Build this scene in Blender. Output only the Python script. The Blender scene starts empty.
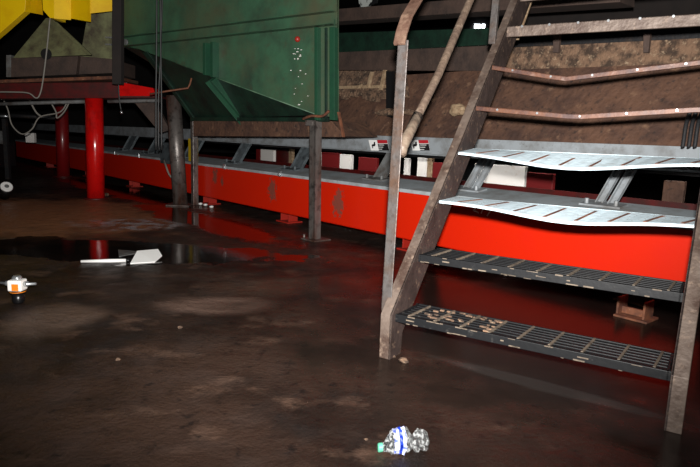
import bpy, bmesh, math, random
from mathutils import Vector, Matrix
R = random.Random(7)
V = Vector
sc = bpy.context.scene
COL = sc.collection

# ------------------------------------------------------------------ camera, light, exposure
F, PITCH, ROLL, EYE = 593.0, 0.167, 0.033, 0.997
cp, sp_ = math.cos(PITCH), math.sin(PITCH)
FWD = V((0, cp, -sp_)); UP0 = V((0, sp_, cp)); RT0 = V((1, 0, 0))
RT = RT0*math.cos(ROLL) + UP0*math.sin(ROLL)
UP = -RT0*math.sin(ROLL) + UP0*math.cos(ROLL)
cam_d = bpy.data.cameras.new('camera'); cam = bpy.data.objects.new('camera', cam_d); COL.objects.link(cam)
cam_d.sensor_width = 36; cam_d.lens = F*36/700; cam_d.clip_start = .05; cam_d.clip_end = 100
m = Matrix((RT, UP, -FWD)).transposed().to_4x4(); m.translation = V((0, 0, EYE)); cam.matrix_world = m
sc.camera = cam
w = bpy.data.worlds.new('world'); sc.world = w; w.use_nodes = True
w.node_tree.nodes['Background'].inputs[0].default_value = (.5, .55, .6, 1)
w.node_tree.nodes['Background'].inputs[1].default_value = .05
sc.view_settings.view_transform = 'Standard'; sc.view_settings.look = 'None'
sc.view_settings.gamma = 1; sc.view_settings.exposure = 0.0; sc.view_settings.use_curve_mapping = False

def lamp(name, kind, loc, target, energy, color=(1, 1, 1), **kw):
    d = bpy.data.lights.new(name, kind); d.energy = energy; d.color = color
    for k, v in kw.items(): setattr(d, k, v)
    o = bpy.data.objects.new(name, d); COL.objects.link(o); o.location = loc
    o.rotation_euler = (V(target)-V(loc)).to_track_quat('-Z', 'Y').to_euler()
    return o
lamp('camera_flash', 'SPOT', (.015, 0, EYE+.13), (-.12, 5.0, 1.55), 1600, (1, .97, .94),
     spot_size=math.radians(98), spot_blend=.85, shadow_soft_size=.03)
# unseen area light added behind the conveyor to brighten the boards
lamp('board_fill', 'AREA', (1.2, 6.5, 1.75), (1.38, 6.65, .5), 40, (1, .98, .95), shape='RECTANGLE', size=6, size_y=.12, spread=math.radians(110)).rotation_euler = (math.radians(10), 0, -.852)
lamp('ambient_fill', 'AREA', (-1.5, 6.5, 5.6), (-1.5, 6.5, 0), 11, (.85, .93, 1), shape='RECTANGLE', size=9, size_y=9)  # unseen overhead area light added as dim ambient fill

# ------------------------------------------------------------------ photo ray helpers (real places from pixels)
def ray(x, y): return FWD + RT*((x-350)/F) - UP*((y-233.5)/F)
O = V((0, 0, EYE))
def atz(x, y, z=0):
    d = ray(x, y); return O + d*((z-EYE)/d.z)
def aty(x, y, Y):
    d = ray(x, y); return O + d*(Y/d.y)
def aton(x, y, p0, n):
    d = ray(x, y); return O + d*((p0-O).dot(n)/d.dot(n))
BY = -.852; BA = V((math.cos(BY), math.sin(BY), 0)); BN = V((-math.sin(BY), math.cos(BY), 0))
def CV(s, n, z): return BA*s + BN*n + V((0, 0, z))
def onb(x, y, n): return aton(x, y, BN*n, BN)
SY = -.555; SA = V((math.cos(SY), math.sin(SY), 0)); SB = V((-math.sin(SY), math.cos(SY), 0)); S0 = V((.215, 2.563, 0))
def ST(u, v, z): return S0 + SA*u + SB*v + V((0, 0, z))
HY = -.668; HA = V((math.cos(HY), math.sin(HY), 0)); HN = V((-math.sin(HY), math.cos(HY), 0)); H0 = V((-.354, 5.477, 0))
def onh(x, y, off=0): return aton(x, y, H0+HN*off, HN)
ZZ = V((0, 0, 1))

# ------------------------------------------------------------------ materials
def lin(c):
    return tuple(((v/255)/12.92 if v/255 <= .04045 else ((v/255+.055)/1.055)**2.4) for v in c) + (1,)
def mat(name, col, rough=.5, metal=0., layers=(), bump=0., bscale=40, spec=.5, spots=None, coat=0.):
    """layers: (rgb, noise scale, lo, hi, stretch) mixed over the colour"""
    M = bpy.data.materials.new(name); M.use_nodes = True; T = M.node_tree; N = T.nodes; L = T.links
    b = N['Principled BSDF']
    tc = N.new('ShaderNodeTexCoord')
    rgb = N.new('ShaderNodeRGB'); rgb.outputs[0].default_value = lin(col); cur = rgb.outputs[0]
    rr = None
    for i, ly in enumerate(layers):
        c, scale, lo, hi = ly[:4]; st = ly[4] if len(ly) > 4 else (1, 1, 1)
        mp = N.new('ShaderNodeMapping'); mp.inputs['Scale'].default_value = st; mp.inputs['Location'].default_value = (i*3.1, i*1.7, i*.9)
        L.new(tc.outputs['Object'], mp.inputs[0])
        nz = N.new('ShaderNodeTexNoise'); nz.inputs['Scale'].default_value = scale; nz.inputs['Detail'].default_value = 6; nz.inputs['Roughness'].default_value = .65
        L.new(mp.outputs[0], nz.inputs['Vector'])
        mr = N.new('ShaderNodeMapRange'); mr.inputs[1].default_value = lo; mr.inputs[2].default_value = hi
        L.new(nz.outputs[0], mr.inputs[0])
        mx = N.new('ShaderNodeMix'); mx.data_type = 'RGBA'
        L.new(mr.outputs[0], mx.inputs[0]); L.new(cur, mx.inputs[6]); mx.inputs[7].default_value = lin(c); cur = mx.outputs[2]
    for (p, rad, c) in (spots or ()):
        sb = N.new('ShaderNodeVectorMath'); sb.operation = 'SUBTRACT'; L.new(tc.outputs['Object'], sb.inputs[0]); sb.inputs[1].default_value = p
        nz = N.new('ShaderNodeTexNoise'); nz.inputs['Scale'].default_value = 28; nz.inputs['Detail'].default_value = 4; L.new(tc.outputs['Object'], nz.inputs['Vector'])
        ml = N.new('ShaderNodeVectorMath'); ml.operation = 'MULTIPLY'; L.new(sb.outputs[0], ml.inputs[0]); ml.inputs[1].default_value = (1, 1, .62)
        ln = N.new('ShaderNodeVectorMath'); ln.operation = 'LENGTH'; L.new(ml.outputs[0], ln.inputs[0])
        ad = N.new('ShaderNodeMath'); ad.operation = 'MULTIPLY_ADD'; L.new(nz.outputs[0], ad.inputs[0]); ad.inputs[1].default_value = rad*2.4; L.new(ln.outputs['Value'], ad.inputs[2])
        mr = N.new('ShaderNodeMapRange'); mr.inputs[1].default_value = rad*1.9; mr.inputs[2].default_value = rad*2.25; mr.inputs[3].default_value = .85; mr.inputs[4].default_value = 0
        L.new(ad.outputs[0], mr.inputs[0])
        mx = N.new('ShaderNodeMix'); mx.data_type = 'RGBA'
        L.new(mr.outputs[0], mx.inputs[0]); L.new(cur, mx.inputs[6]); mx.inputs[7].default_value = lin(c); cur = mx.outputs[2]
    L.new(cur, b.inputs['Base Color'])
    b.inputs['Roughness'].default_value = rough; b.inputs['Metallic'].default_value = metal
    b.inputs['Specular IOR Level'].default_value = spec; b.inputs['Coat Weight'].default_value = coat; b.inputs['Coat Roughness'].default_value = .12
    if bump:
        nz = N.new('ShaderNodeTexNoise'); nz.inputs['Scale'].default_value = bscale; nz.inputs['Detail'].default_value = 5
        L.new(tc.outputs['Object'], nz.inputs['Vector'])
        bp = N.new('ShaderNodeBump'); bp.inputs['Strength'].default_value = bump; bp.inputs['Distance'].default_value = .02
        L.new(nz.outputs[0], bp.inputs['Height']); L.new(bp.outputs[0], b.inputs['Normal'])
    return M

M = {}
M['orange'] = mat('orange_red_paint', (228, 42, 12), .45, layers=(((190, 30, 10), 3, .5, .75), ((120, 45, 30), 60, .72, .8)), bump=.04)
M['dark_orange'] = mat('dark_orange_paint', (150, 26, 10), .6)  # even darker orange for the conveyor feet
M['red'] = mat('red_gloss_paint', (200, 16, 14), .22, layers=(((120, 14, 12), 5, .5, .8), ((60, 30, 25), 30, .66, .75)), coat=.6)
M['dark_red'] = mat('dark_red_paint', (84, 13, 12), .5, layers=(((50, 22, 18), 8, .4, .7),))  # dark red base with brown mottling
M['brick'] = mat('weathered_red', (105, 12, 14), .6)
M['grey'] = mat('grey_paint', (140, 146, 150), .5, layers=(((95, 92, 88), 6, .45, .75), ((70, 55, 45), 30, .62, .75)), bump=.05)
M['deck'] = mat('pale_grey_deck', (160, 168, 172), .75, layers=(((130, 128, 124), 6, .45, .75), ((96, 84, 74), 24, .64, .75)), spec=.25)
M['dull_grey'] = mat('dirty_grey_paint', (104, 106, 106), .6, layers=(((70, 62, 56), 9, .4, .7),), bump=.1)
M['steel'] = mat('worn_steel', (88, 84, 82), .45, .45, layers=(((84, 64, 52), 9, .45, .7), ((55, 48, 44), 22, .5, .72)), bump=.15)
M['post'] = mat('bare_steel_post', (112, 106, 102), .4, .5, layers=(((90, 58, 45), 5, .45, .65, (1, 1, .3)), ((40, 34, 32), 14, .5, .7)), bump=.1)
M['rail'] = mat('rusty_rail', (96, 72, 60), .5, .3, layers=(((122, 100, 84), 14, .45, .7), ((70, 48, 38), 20, .5, .7)), bump=.2)
M['pole'] = mat('mud_caked_pole', (98, 82, 68), .7, .1, layers=(((66, 50, 42), 14, .4, .7), ((136, 120, 104), 9, .58, .7)), bump=.4)
M['stringer'] = mat('rust_brown_steel', (104, 91, 82), .55, .3, layers=(((66, 50, 42), 8, .4, .65), ((126, 108, 94), 30, .56, .7)), bump=.25)
M['web'] = mat('dark_brown_steel', (62, 50, 46), .6, .25, layers=(((40, 31, 28), 8, .4, .7), ((112, 92, 76), 26, .58, .7)), bump=.25)
M['rust'] = mat('rust', (118, 72, 48), .75, .1, layers=(((70, 42, 32), 10, .4, .65), ((160, 120, 92), 26, .6, .75)), bump=.3)
M['tan'] = mat('tan_dirt_bar', (158, 136, 108), .8, layers=(((110, 84, 60), 24, .4, .7),), bump=.3)
M['copper'] = mat('brown_worn_tread', (92, 56, 36), .5, .15, layers=(((60, 36, 30), 12, .4, .6), ((120, 98, 88), 18, .6, .74)), bump=.08)
M['black'] = mat('black_grate', (14, 15, 17), .5, 0, layers=(((58, 56, 54), 26, .6, .75),), bump=.05, spec=.3)
M['cross'] = mat('dirty_cross_bar', (104, 92, 78), .7, layers=(((60, 50, 42), 24, .4, .7),))
M['shade_brown'] = mat('shadow_brown', (34, 27, 24), .9, layers=(((22, 18, 17), 5, .4, .7),))  # near-black brown with shadow put into the colour
M['dim_red'] = mat('dim_red_paint', (120, 16, 18), .35, layers=(((80, 16, 16), 5, .5, .8),), coat=.3)  # column red darkened, its weaker far light put into the colour
M['void'] = mat('black_pan', (8, 8, 10), .6)
M['white_tread'] = mat('pale_painted_tread', (200, 218, 226), .5, layers=(((170, 178, 180), 14, .5, .75), ((150, 120, 100), 70, .66, .74)), bump=.15)
M['green'] = mat('green_paint', (60, 96, 72), .42, layers=(((50, 68, 54), 3, .4, .7), ((78, 78, 58), 1.1, .5, .75), ((70, 62, 48), 7, .6, .8), ((150, 160, 150), 60, .72, .78)), bump=.05)
M['worn'] = mat('worn_pale_edge', (84, 112, 88), .6, layers=(((50, 80, 60), 6, .4, .6),))
M['mid_green'] = mat('deep_green_paint', (32, 70, 50), .4, layers=(((30, 60, 46), 6, .45, .7),))
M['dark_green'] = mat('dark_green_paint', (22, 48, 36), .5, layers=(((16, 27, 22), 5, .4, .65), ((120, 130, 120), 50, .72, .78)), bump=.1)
M['olive'] = mat('olive_dusty_steel', (118, 120, 84), .7, layers=(((66, 56, 44), 5, .4, .7),), bump=.15)
M['yellow'] = mat('yellow_paint', (250, 206, 6), .4, layers=(((224, 166, 10), 2, .45, .75), ((90, 80, 30), 40, .72, .8)))
M['brown'] = mat('caked_brown_plate', (92, 64, 48), .8, layers=(((62, 42, 34), 4, .4, .65), ((128, 98, 76), 9, .58, .75), ((40, 30, 26), 22, .55, .7)), bump=.6, bscale=22)
M['crust'] = mat('dirt_crust', (118, 92, 72), .95, layers=(((60, 46, 36), 12, .42, .6), ((150, 128, 104), 30, .56, .7)), bump=1., bscale=30)
M['dbrown'] = mat('dark_brown_beam', (72, 56, 48), .75, layers=(((48, 38, 34), 6, .4, .7),), bump=.2)
M['machine'] = mat('dark_machine', (34, 34, 36), .6, .2, layers=(((56, 46, 40), 9, .5, .7),), bump=.2)
M['concrete'] = mat('grimy_wall', (38, 36, 36), .9, layers=(((24, 22, 22), 2, .4, .7),))
M['cable'] = mat('black_cable', (34, 36, 36), .5)
M['cable_pale'] = mat('grey_cable', (130, 126, 118), .6)
M['silver'] = mat('silver', (200, 204, 206), .25, .8)
M['white'] = mat('white_plastic', (235, 235, 232), .4)
M['white_board'] = mat('white_board_paint', (236, 232, 226), .6, layers=(((210, 190, 170), 8, .6, .8),))
M['black_plastic'] = mat('black_plastic', (16, 16, 17), .3)
M['amber'] = mat('amber_plastic', (232, 130, 30), .4)
M['cap'] = mat('green_cap', (90, 170, 140), .35)
M['label'] = mat('bottle_label', (200, 206, 228), .4, layers=(((70, 90, 200), 48, .53, .6),))
M['blue'] = mat('label_blue', (20, 50, 160), .35)
M['sky_blue'] = mat('label_sky_blue', (90, 180, 225), .35)
M['stick_red'] = mat('sticker_red', (170, 30, 40), .5)
M['stick_black'] = mat('sticker_black', (22, 20, 22), .5)
M['tape'] = mat('yellow_tape', (190, 160, 20), .5)
M['bluegrey'] = mat('blue_grey_paint', (82, 90, 94), .5, layers=(((40, 44, 46), 12, .45, .7),))
M['knob'] = mat('red_knob', (150, 40, 30), .4)
M['chalk'] = mat('chalk', (250, 190, 180), .9)
def glow(name, col, s):
    q = bpy.data.materials.new(name); q.use_nodes = True; b = q.node_tree.nodes['Principled BSDF']
    b.inputs['Base Color'].default_value = (0, 0, 0, 1); b.inputs['Emission Color'].default_value = col; b.inputs['Emission Strength'].default_value = s
    return q
M['daylight'] = glow('daylight_opening', (.9, .95, 1, 1), 6)
g = bpy.data.materials.new('clear_plastic'); g.use_nodes = True; b = g.node_tree.nodes['Principled BSDF']
b.inputs['Base Color'].default_value = (.9, .93, .93, 1); b.inputs['Transmission Weight'].default_value = .8; b.inputs['Roughness'].default_value = .09; b.inputs['IOR'].default_value = 1.35
b.inputs['Specular IOR Level'].default_value = .9
nz = g.node_tree.nodes.new('ShaderNodeTexNoise'); nz.inputs['Scale'].default_value = 60
bp = g.node_tree.nodes.new('ShaderNodeBump'); bp.inputs['Strength'].default_value = 1; bp.inputs['Distance'].default_value = .03
g.node_tree.links.new(nz.outputs[0], bp.inputs['Height']); g.node_tree.links.new(bp.outputs[0], b.inputs['Normal'])
nt = g.node_tree; n2 = nt.nodes.new('ShaderNodeTexNoise'); n2.inputs['Scale'].default_value = 95; n2.inputs['Detail'].default_value = 3
m2 = nt.nodes.new('ShaderNodeMapRange'); m2.inputs[1].default_value = .46; m2.inputs[2].default_value = .58; m2.inputs[3].default_value = .95; m2.inputs[4].default_value = .1  # opaque pale patches stand in for flash sparkle on the crinkles
t2 = nt.nodes.new('ShaderNodeTexCoord'); nt.links.new(t2.outputs['Object'], n2.inputs['Vector'])
nt.links.new(n2.outputs[0], m2.inputs[0]); nt.links.new(m2.outputs[0], b.inputs['Transmission Weight']); M['clear'] = g

def floor_mat():
    Mf = bpy.data.materials.new('wet_grimy_floor'); Mf.use_nodes = True; T = Mf.node_tree; N = T.nodes; L = T.links
    b = N['Principled BSDF']; tc = N.new('ShaderNodeTexCoord'); P = tc.outputs['Object']
    def noise(s, det=6, st=(1, 1, 1)):
        mp = N.new('ShaderNodeMapping'); mp.inputs['Scale'].default_value = st; L.new(P, mp.inputs[0])
        n = N.new('ShaderNodeTexNoise'); n.inputs['Scale'].default_value = s; n.inputs['Detail'].default_value = det; n.inputs['Roughness'].default_value = .6
        L.new(mp.outputs[0], n.inputs['Vector']); return n.outputs[0]
    def rng(x, a, b_, c=0, d=1):
        r = N.new('ShaderNodeMapRange'); r.inputs[1].default_value = a; r.inputs[2].default_value = b_; r.inputs[3].default_value = c; r.inputs[4].default_value = d
        r.interpolation_type = 'SMOOTHSTEP'; L.new(x, r.inputs[0]); return r.outputs[0]
    def mth(op, a, b_):
        q = N.new('ShaderNodeMath'); q.operation = op; q.use_clamp = False
        for i, v in enumerate((a, b_)):
            if isinstance(v, (int, float)): q.inputs[i].default_value = v
            else: L.new(v, q.inputs[i])
        return q.outputs[0]
    wob = noise(2.2, 5)
    def blob(c, rx, ry, rot, soft=.35):
        mp = N.new('ShaderNodeMapping'); mp.vector_type = 'TEXTURE'; mp.inputs['Location'].default_value = (c[0], c[1], 0)
        mp.inputs['Rotation'].default_value = (0, 0, rot); mp.inputs['Scale'].default_value = (rx, ry, 1); L.new(P, mp.inputs[0])
        ln = N.new('ShaderNodeVectorMath'); ln.operation = 'LENGTH'; L.new(mp.outputs[0], ln.inputs[0])
        d = mth('ADD', ln.outputs['Value'], mth('MULTIPLY', mth('SUBTRACT', wob, .5), 1.6))
        return rng(d, 1-soft/2, 1+soft/2, 1, 0)
    c1 = atz(145, 251); c2 = CV(-5.9, 3.0, 0); c3 = atz(590, 335); c4 = CV(-9.4, 3.3, 0)
    pud = blob(c1-V((.3, 0, 0)), 1.6, .42, -.06, .1)
    for bl in (blob(c4, 2.6, .35, BY, .5), blob(c2, 1.6, .28, BY, .4)):
        pud = mth('MAXIMUM', pud, bl)
    film = blob(atz(575, 330), 1.7, 1.3, -.6, .8)
    painted_sheen = blob(atz(137, 224), .55, .36, .1, .8)  # wet sheen painted as a lighter grey patch on the floor
    def mix(f, a, c):
        q = N.new('ShaderNodeMix'); q.data_type = 'RGBA'; L.new(f, q.inputs[0]); L.new(a, q.inputs[6]); q.inputs[7].default_value = lin(c); return q.outputs[2]
    rgb = N.new('ShaderNodeRGB'); rgb.outputs[0].default_value = lin((52, 38, 31))
    cur = mix(rng(noise(.9, 6), .42, .62), rgb.outputs[0], (25, 18, 15))
    cur = mix(rng(noise(3.2, 8, (1, 1.4, 1)), .54, .7), cur, (76, 58, 48))
    cur = mix(rng(noise(14, 6), .55, .72), cur, (24, 18, 16))
    cur = mix(rng(noise(90, 2), .72, .8), cur, (120, 96, 84))
    cur = mix(blob(atz(25, 215), 1.6, 1.5, .1, .8), cur, (150, 100, 70))
    cur = mix(blob(atz(540, 385), .5, .05, -.6, .6), cur, (84, 78, 74))
    cur = mix(blob(atz(300, 285), .5, .2, .3, .9), cur, (74, 56, 46))
    cur = mix(blob(atz(215, 305), .28, .16, .2, .9), cur, (100, 80, 70))
    cur = mix(blob(atz(55, 318), .22, .24, .2, .9), cur, (88, 72, 62))
    cur = mix(mth('MULTIPLY', painted_sheen, rng(noise(7, 6), .42, .62)), cur, (160, 156, 158))
    cur = mix(mth('MULTIPLY', mth('MAXIMUM', pud, film), .8), cur, (24, 19, 17))
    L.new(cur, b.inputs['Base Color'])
    r0 = rng(noise(5, 5), .35, .7, .34, .6)
    r1 = mth('SUBTRACT', r0, mth('MULTIPLY', painted_sheen, .16))
    rm = N.new('ShaderNodeMix'); rm.data_type = 'FLOAT'; L.new(pud, rm.inputs[0]); L.new(r1, rm.inputs[2]); rm.inputs[3].default_value = .05
    rf = N.new('ShaderNodeMix'); rf.data_type = 'FLOAT'; L.new(film, rf.inputs[0]); L.new(rm.outputs[0], rf.inputs[2]); rf.inputs[3].default_value = .2
    L.new(rf.outputs[0], b.inputs['Roughness'])
    L.new(mth('SUBTRACT', rng(pud, 0, 1, .35, .5), mth('MULTIPLY', film, .3)), b.inputs['Specular IOR Level'])
    h = mth('ADD', noise(9, 8), mth('MULTIPLY', noise(55, 4), .35))
    bp = N.new('ShaderNodeBump'); bp.inputs['Distance'].default_value = .03
    L.new(rng(mth('MAXIMUM', pud, film), 0, 1, .5, .03), bp.inputs['Strength']); L.new(h, bp.inputs['Height']); L.new(bp.outputs[0], b.inputs['Normal'])
    return Mf
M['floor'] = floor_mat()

# ------------------------------------------------------------------ mesh builder
ORG = {}
class MB:
    def __init__(s): s.bm = bmesh.new(); s.mi = 0
    def face(s, pts, smooth=False):
        f = s.bm.faces.new([s.bm.verts.new(p) for p in pts]); f.smooth = smooth; return f
    def _faces(s, vs, fs, smooth=False):
        v = [s.bm.verts.new(p) for p in vs]
        for f in fs:
            q = s.bm.faces.new([v[i] for i in f]); q.smooth = smooth; q.material_index = s.mi
        return s
    def hexa(s, p, ex, ey, ez, center=False):
        p = V(p); ex, ey, ez = V(ex), V(ey), V(ez)
        if center: p = p - (ex+ey+ez)/2
        vs = [p, p+ex, p+ex+ey, p+ey, p+ez, p+ex+ez, p+ex+ey+ez, p+ey+ez]
        return s._faces(vs, [(0, 3, 2, 1), (4, 5, 6, 7), (0, 1, 5, 4), (1, 2, 6, 5), (2, 3, 7, 6), (3, 0, 4, 7)])
    def box(s, c, size): return s.hexa(c, (size[0], 0, 0), (0, size[1], 0), (0, 0, size[2]), True)
    def prism(s, poly, ex):
        n = len(poly); ex = V(ex); vs = [V(p) for p in poly] + [V(p)+ex for p in poly]
        return s._faces(vs, [tuple(range(n))[::-1], tuple(range(n, 2*n))] + [(i, (i+1) % n, n+(i+1) % n, n+i) for i in range(n)])
    def loft(s, a, b_):
        n = len(a); return s._faces([V(p) for p in a]+[V(p) for p in b_], [tuple(range(n))[::-1], tuple(range(n, 2*n))] + [(i, (i+1) % n, n+(i+1) % n, n+i) for i in range(n)])
    def strip(s, front, back, th):
        """plate with polyline front/back edges, thickness th downwards"""
        n = len(front); vs = [V(p) for p in front]+[V(p) for p in back]+[V(p)-ZZ*th for p in front]+[V(p)-ZZ*th for p in back]; f = []
        for i in range(n-1):
            f += [(i, i+1, n+i+1, n+i), (2*n+i, 3*n+i, 3*n+i+1, 2*n+i+1), (i, 2*n+i, 2*n+i+1, i+1), (n+i, n+i+1, 3*n+i+1, 3*n+i)]
        f += [(0, n, 3*n, 2*n), (n-1, 3*n-1, 4*n-1, 2*n-1)]
        return s._faces(vs, f)
    def tube(s, pts, r, seg=12, rs=None):
        pts = [V(p) for p in pts]; n = len(pts); vs = []; up = None
        for i, p in enumerate(pts):
            t = (pts[min(i+1, n-1)]-pts[max(i-1, 0)]).normalized()
            if up is None: up = t.orthogonal().normalized()
            up = (up - t*up.dot(t)).normalized(); sd = t.cross(up); q = rs[i] if rs else r
            vs += [p + up*(q*math.cos(a)) + sd*(q*math.sin(a)) for a in [k*2*math.pi/seg for k in range(seg)]]
        f = [(i*seg+k, i*seg+(k+1) % seg, (i+1)*seg+(k+1) % seg, (i+1)*seg+k) for i in range(n-1) for k in range(seg)]
        v = [s.bm.verts.new(p) for p in vs]
        for q in f:
            z = s.bm.faces.new([v[i] for i in q]); z.smooth = True; z.material_index = s.mi
        for cap in (list(range(seg))[::-1], list(range((n-1)*seg, n*seg))):
            z = s.bm.faces.new([v[i] for i in cap]); z.material_index = s.mi
        return s
    def build(s, name, mt, parent=None, bevel=0, label=None, loc=None):
        bmesh.ops.recalc_face_normals(s.bm, faces=s.bm.faces)
        org = ORG[parent.name] if parent is not None else V(loc) if loc is not None else None
        if org is None:
            zs = [v.co for v in s.bm.verts]; org = V((sum(c.x for c in zs)/len(zs), sum(c.y for c in zs)/len(zs), min(c.z for c in zs)))
        bmesh.ops.translate(s.bm, verts=s.bm.verts, vec=-org)
        me = bpy.data.meshes.new(name); s.bm.to_mesh(me); s.bm.free()
        for x in (mt if isinstance(mt, (list, tuple)) else [mt]): me.materials.append(M[x] if isinstance(x, str) else x)
        o = bpy.data.objects.new(name, me); COL.objects.link(o)
        if parent is not None: o.parent = parent
        else: o.location = org
        ORG[o.name] = org.copy()
        if bevel:
            bv = o.modifiers.new('bevel', 'BEVEL'); bv.width = bevel; bv.segments = 2; bv.limit_method = 'ANGLE'
        if label: o['label'] = label
        return o
def thing(name, label, cat, loc, group=None):
    o = bpy.data.objects.new(name, None); COL.objects.link(o); o.location = loc; ORG[o.name] = V(loc)
    o.empty_display_size = .1
    return tag(o, label, cat, group)
def tag(o, label, cat, group=None):
    o['label'] = label; o['category'] = cat
    if group: o['group'] = group
    return o
def struct(o): o['kind'] = 'structure'; return o
def curve(pts, n=8):
    """Catmull-Rom through points"""
    pts = [V(p) for p in pts]; P = [pts[0]*2-pts[1]] + pts + [pts[-1]*2-pts[-2]]; out = []
    for i in range(1, len(P)-2):
        for k in range(n):
            t = k/n; a, b_, c, d = P[i-1:i+3]
            out.append(.5*((2*b_)+(c-a)*t+(2*a-5*b_+4*c-d)*t*t+(3*b_-a-3*c+d)*t**3))
    return out + [pts[-1]]

# ------------------------------------------------------------------ the hall
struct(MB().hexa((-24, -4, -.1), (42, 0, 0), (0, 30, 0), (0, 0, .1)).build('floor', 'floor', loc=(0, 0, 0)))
struct(MB().hexa((-24, -4, 6), (42, 0, 0), (0, 30, 0), (0, 0, .15)).build('ceiling', 'concrete'))
bw = struct(MB().hexa((-24, 26, 0), (42, 0, 0), (0, .2, 0), (0, 0, 6)).build('wall_back', 'concrete'))
struct(MB().hexa((-24.2, -4, 0), (.2, 0, 0), (0, 30, 0), (0, 0, 6)).build('wall_left', 'concrete'))
struct(MB().hexa((18, -4, 0), (.2, 0, 0), (0, 30, 0), (0, 0, 6)).build('wall_right', 'concrete'))
struct(MB().hexa((-24, -4.2, 0), (42, 0, 0), (0, .2, 0), (0, 0, 6)).build('wall_front', 'concrete'))
def window(name, x0, y0, x1, y1, Y=25.97):
    a, b_ = aty(x0, y0, Y), aty(x1, y1, Y)
    o = struct(MB().hexa((a.x, Y-.02, b_.z), (b_.x-a.x, 0, 0), (0, .04, 0), (0, 0, a.z-b_.z)).build(name, 'daylight'))
window('window_1', 474.5, 24, 480, 33); window('window_2', 482, 24, 484.5, 33)

# ------------------------------------------------------------------ conveyor
ZT, ZB, CN = .55, .12, 3.65
cvy = thing('conveyor', 'long orange-red belt conveyor with grey deck and guard, running across the hall floor', 'conveyor', CV(-5, 4, 0))
sp = [(onb(x, y, CN)-ORG[cvy.name], rad, (112, 70, 58)) for x, y, rad in ((215, 176, .065), (272, 190, .08), (338, 203, .085), (222, 181, .035))]
M['beam'] = mat('orange_red_beam_paint', (202, 32, 4), .42, layers=(((200, 30, 10), 3, .5, .75), ((130, 45, 30), 60, .72, .8)), bump=.04, spots=sp, spec=.3)
SL, SR = -17.5, 2.4
MB().hexa(CV(SL, CN, ZB), BA*(SR-SL), BN*.012, ZZ*(ZT-ZB)).hexa(CV(SL, CN, ZB), BA*(SR-SL), BN*.09, ZZ*.012).build('side_channel', 'beam', cvy, .003)
MB().hexa(CV(SL, 4.95, ZB), BA*(SR-SL), BN*.012, ZZ*(ZT-ZB)).build('side_channel', 'dark_red', cvy)
ZD = onb(480, 187, 4.0).z
def dz(n): return ZT + (ZD-ZT)*(n-CN+.015)/(4.0-CN+.015)
MB().prism([CV(SL, CN-.015, ZT), CV(SL, 4.0, ZD), CV(SL, 4.0, ZD-.012), CV(SL, CN-.015, ZT-.03)], BA*(SR-SL)).build('deck', 'deck', cvy, .002)
MB().hexa(CV(SL, 4.05, .835), BA*(SR-SL), BN*.012, ZZ*.15).hexa(CV(SL, 3.99, .829), BA*(SR-SL), BN*.07, ZZ*.010).build('guard_plate', 'grey', cvy, .002)
MB().hexa(CV(SL, 4.1, .80), BA*(SR-SL), BN*.8, ZZ*.02).build('belt', 'black_plastic', cvy)
def bracket(s, double):
    mb = MB()
    for k in ((0, .085) if double else (0,)):
        wd = .055 if double else (.15 if s > -5 else .2 if s > -7 else .34)
        a = CV(s+k, 3.90, dz(3.90)); b_ = CV(s+k+.06, 4.02, .83)
        mb.hexa(a, BA*wd, BN*.01, b_-a); mb.hexa(a, BA*.008, BN*-.03, b_-a); mb.hexa(a+BA*(wd-.008), BA*.008, BN*-.03, b_-a)
    mb.hexa(CV(s-.07, 3.80, dz(3.80)), BA*.28, BN*.12+ZZ*(dz(3.92)-dz(3.80)), ZZ*.012)
    mb.tube([CV(s-.03, 3.83, dz(3.83)), CV(s-.03, 3.83, dz(3.83)+.045)], .014, 6); mb.tube([CV(s+.17, 3.83, dz(3.83)), CV(s+.17, 3.83, dz(3.83)+.045)], .014, 6)
    return mb.build('bracket', 'bluegrey' if s < -5 else 'dull_grey' if s < -3.5 else 'grey', cvy, .001)
for i, s in enumerate([-10.6, -9.5, -8.2, -6.8, -5.5, -4.13, -3.05, -1.93, -.85, .25]): bracket(s, s > -3.5)
for s in (-11.3, -10.3, -9.25, -8.2, -6.55, -5.35, -3.6, -1.1):        # bright clips on the deck edge
    MB().hexa(CV(s, CN-.03, ZT-.035), BA*.05, BN*.015, ZZ*.06).tube([CV(s+.025, CN-.045, ZT-.01), CV(s+.025, CN-.01, ZT-.01)], .014, 6).build('clip', 'silver', cvy, .002)
for s in (-15, -12.2, -9.9, -7.25, -5.4, -3.5, -1.55, .4):
    mb = MB().hexa(CV(s-.08, CN+.10, .012), BA*.012, BN*.12, ZZ*.12).hexa(CV(s+.07, CN+.10, .012), BA*.012, BN*.12, ZZ*.12).hexa(CV(s-.11, CN+.06, 0), BA*.23, BN*.2, ZZ*.014)
    mb.build('foot', 'rust' if s > -3 else 'dark_orange', cvy, .002)
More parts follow.
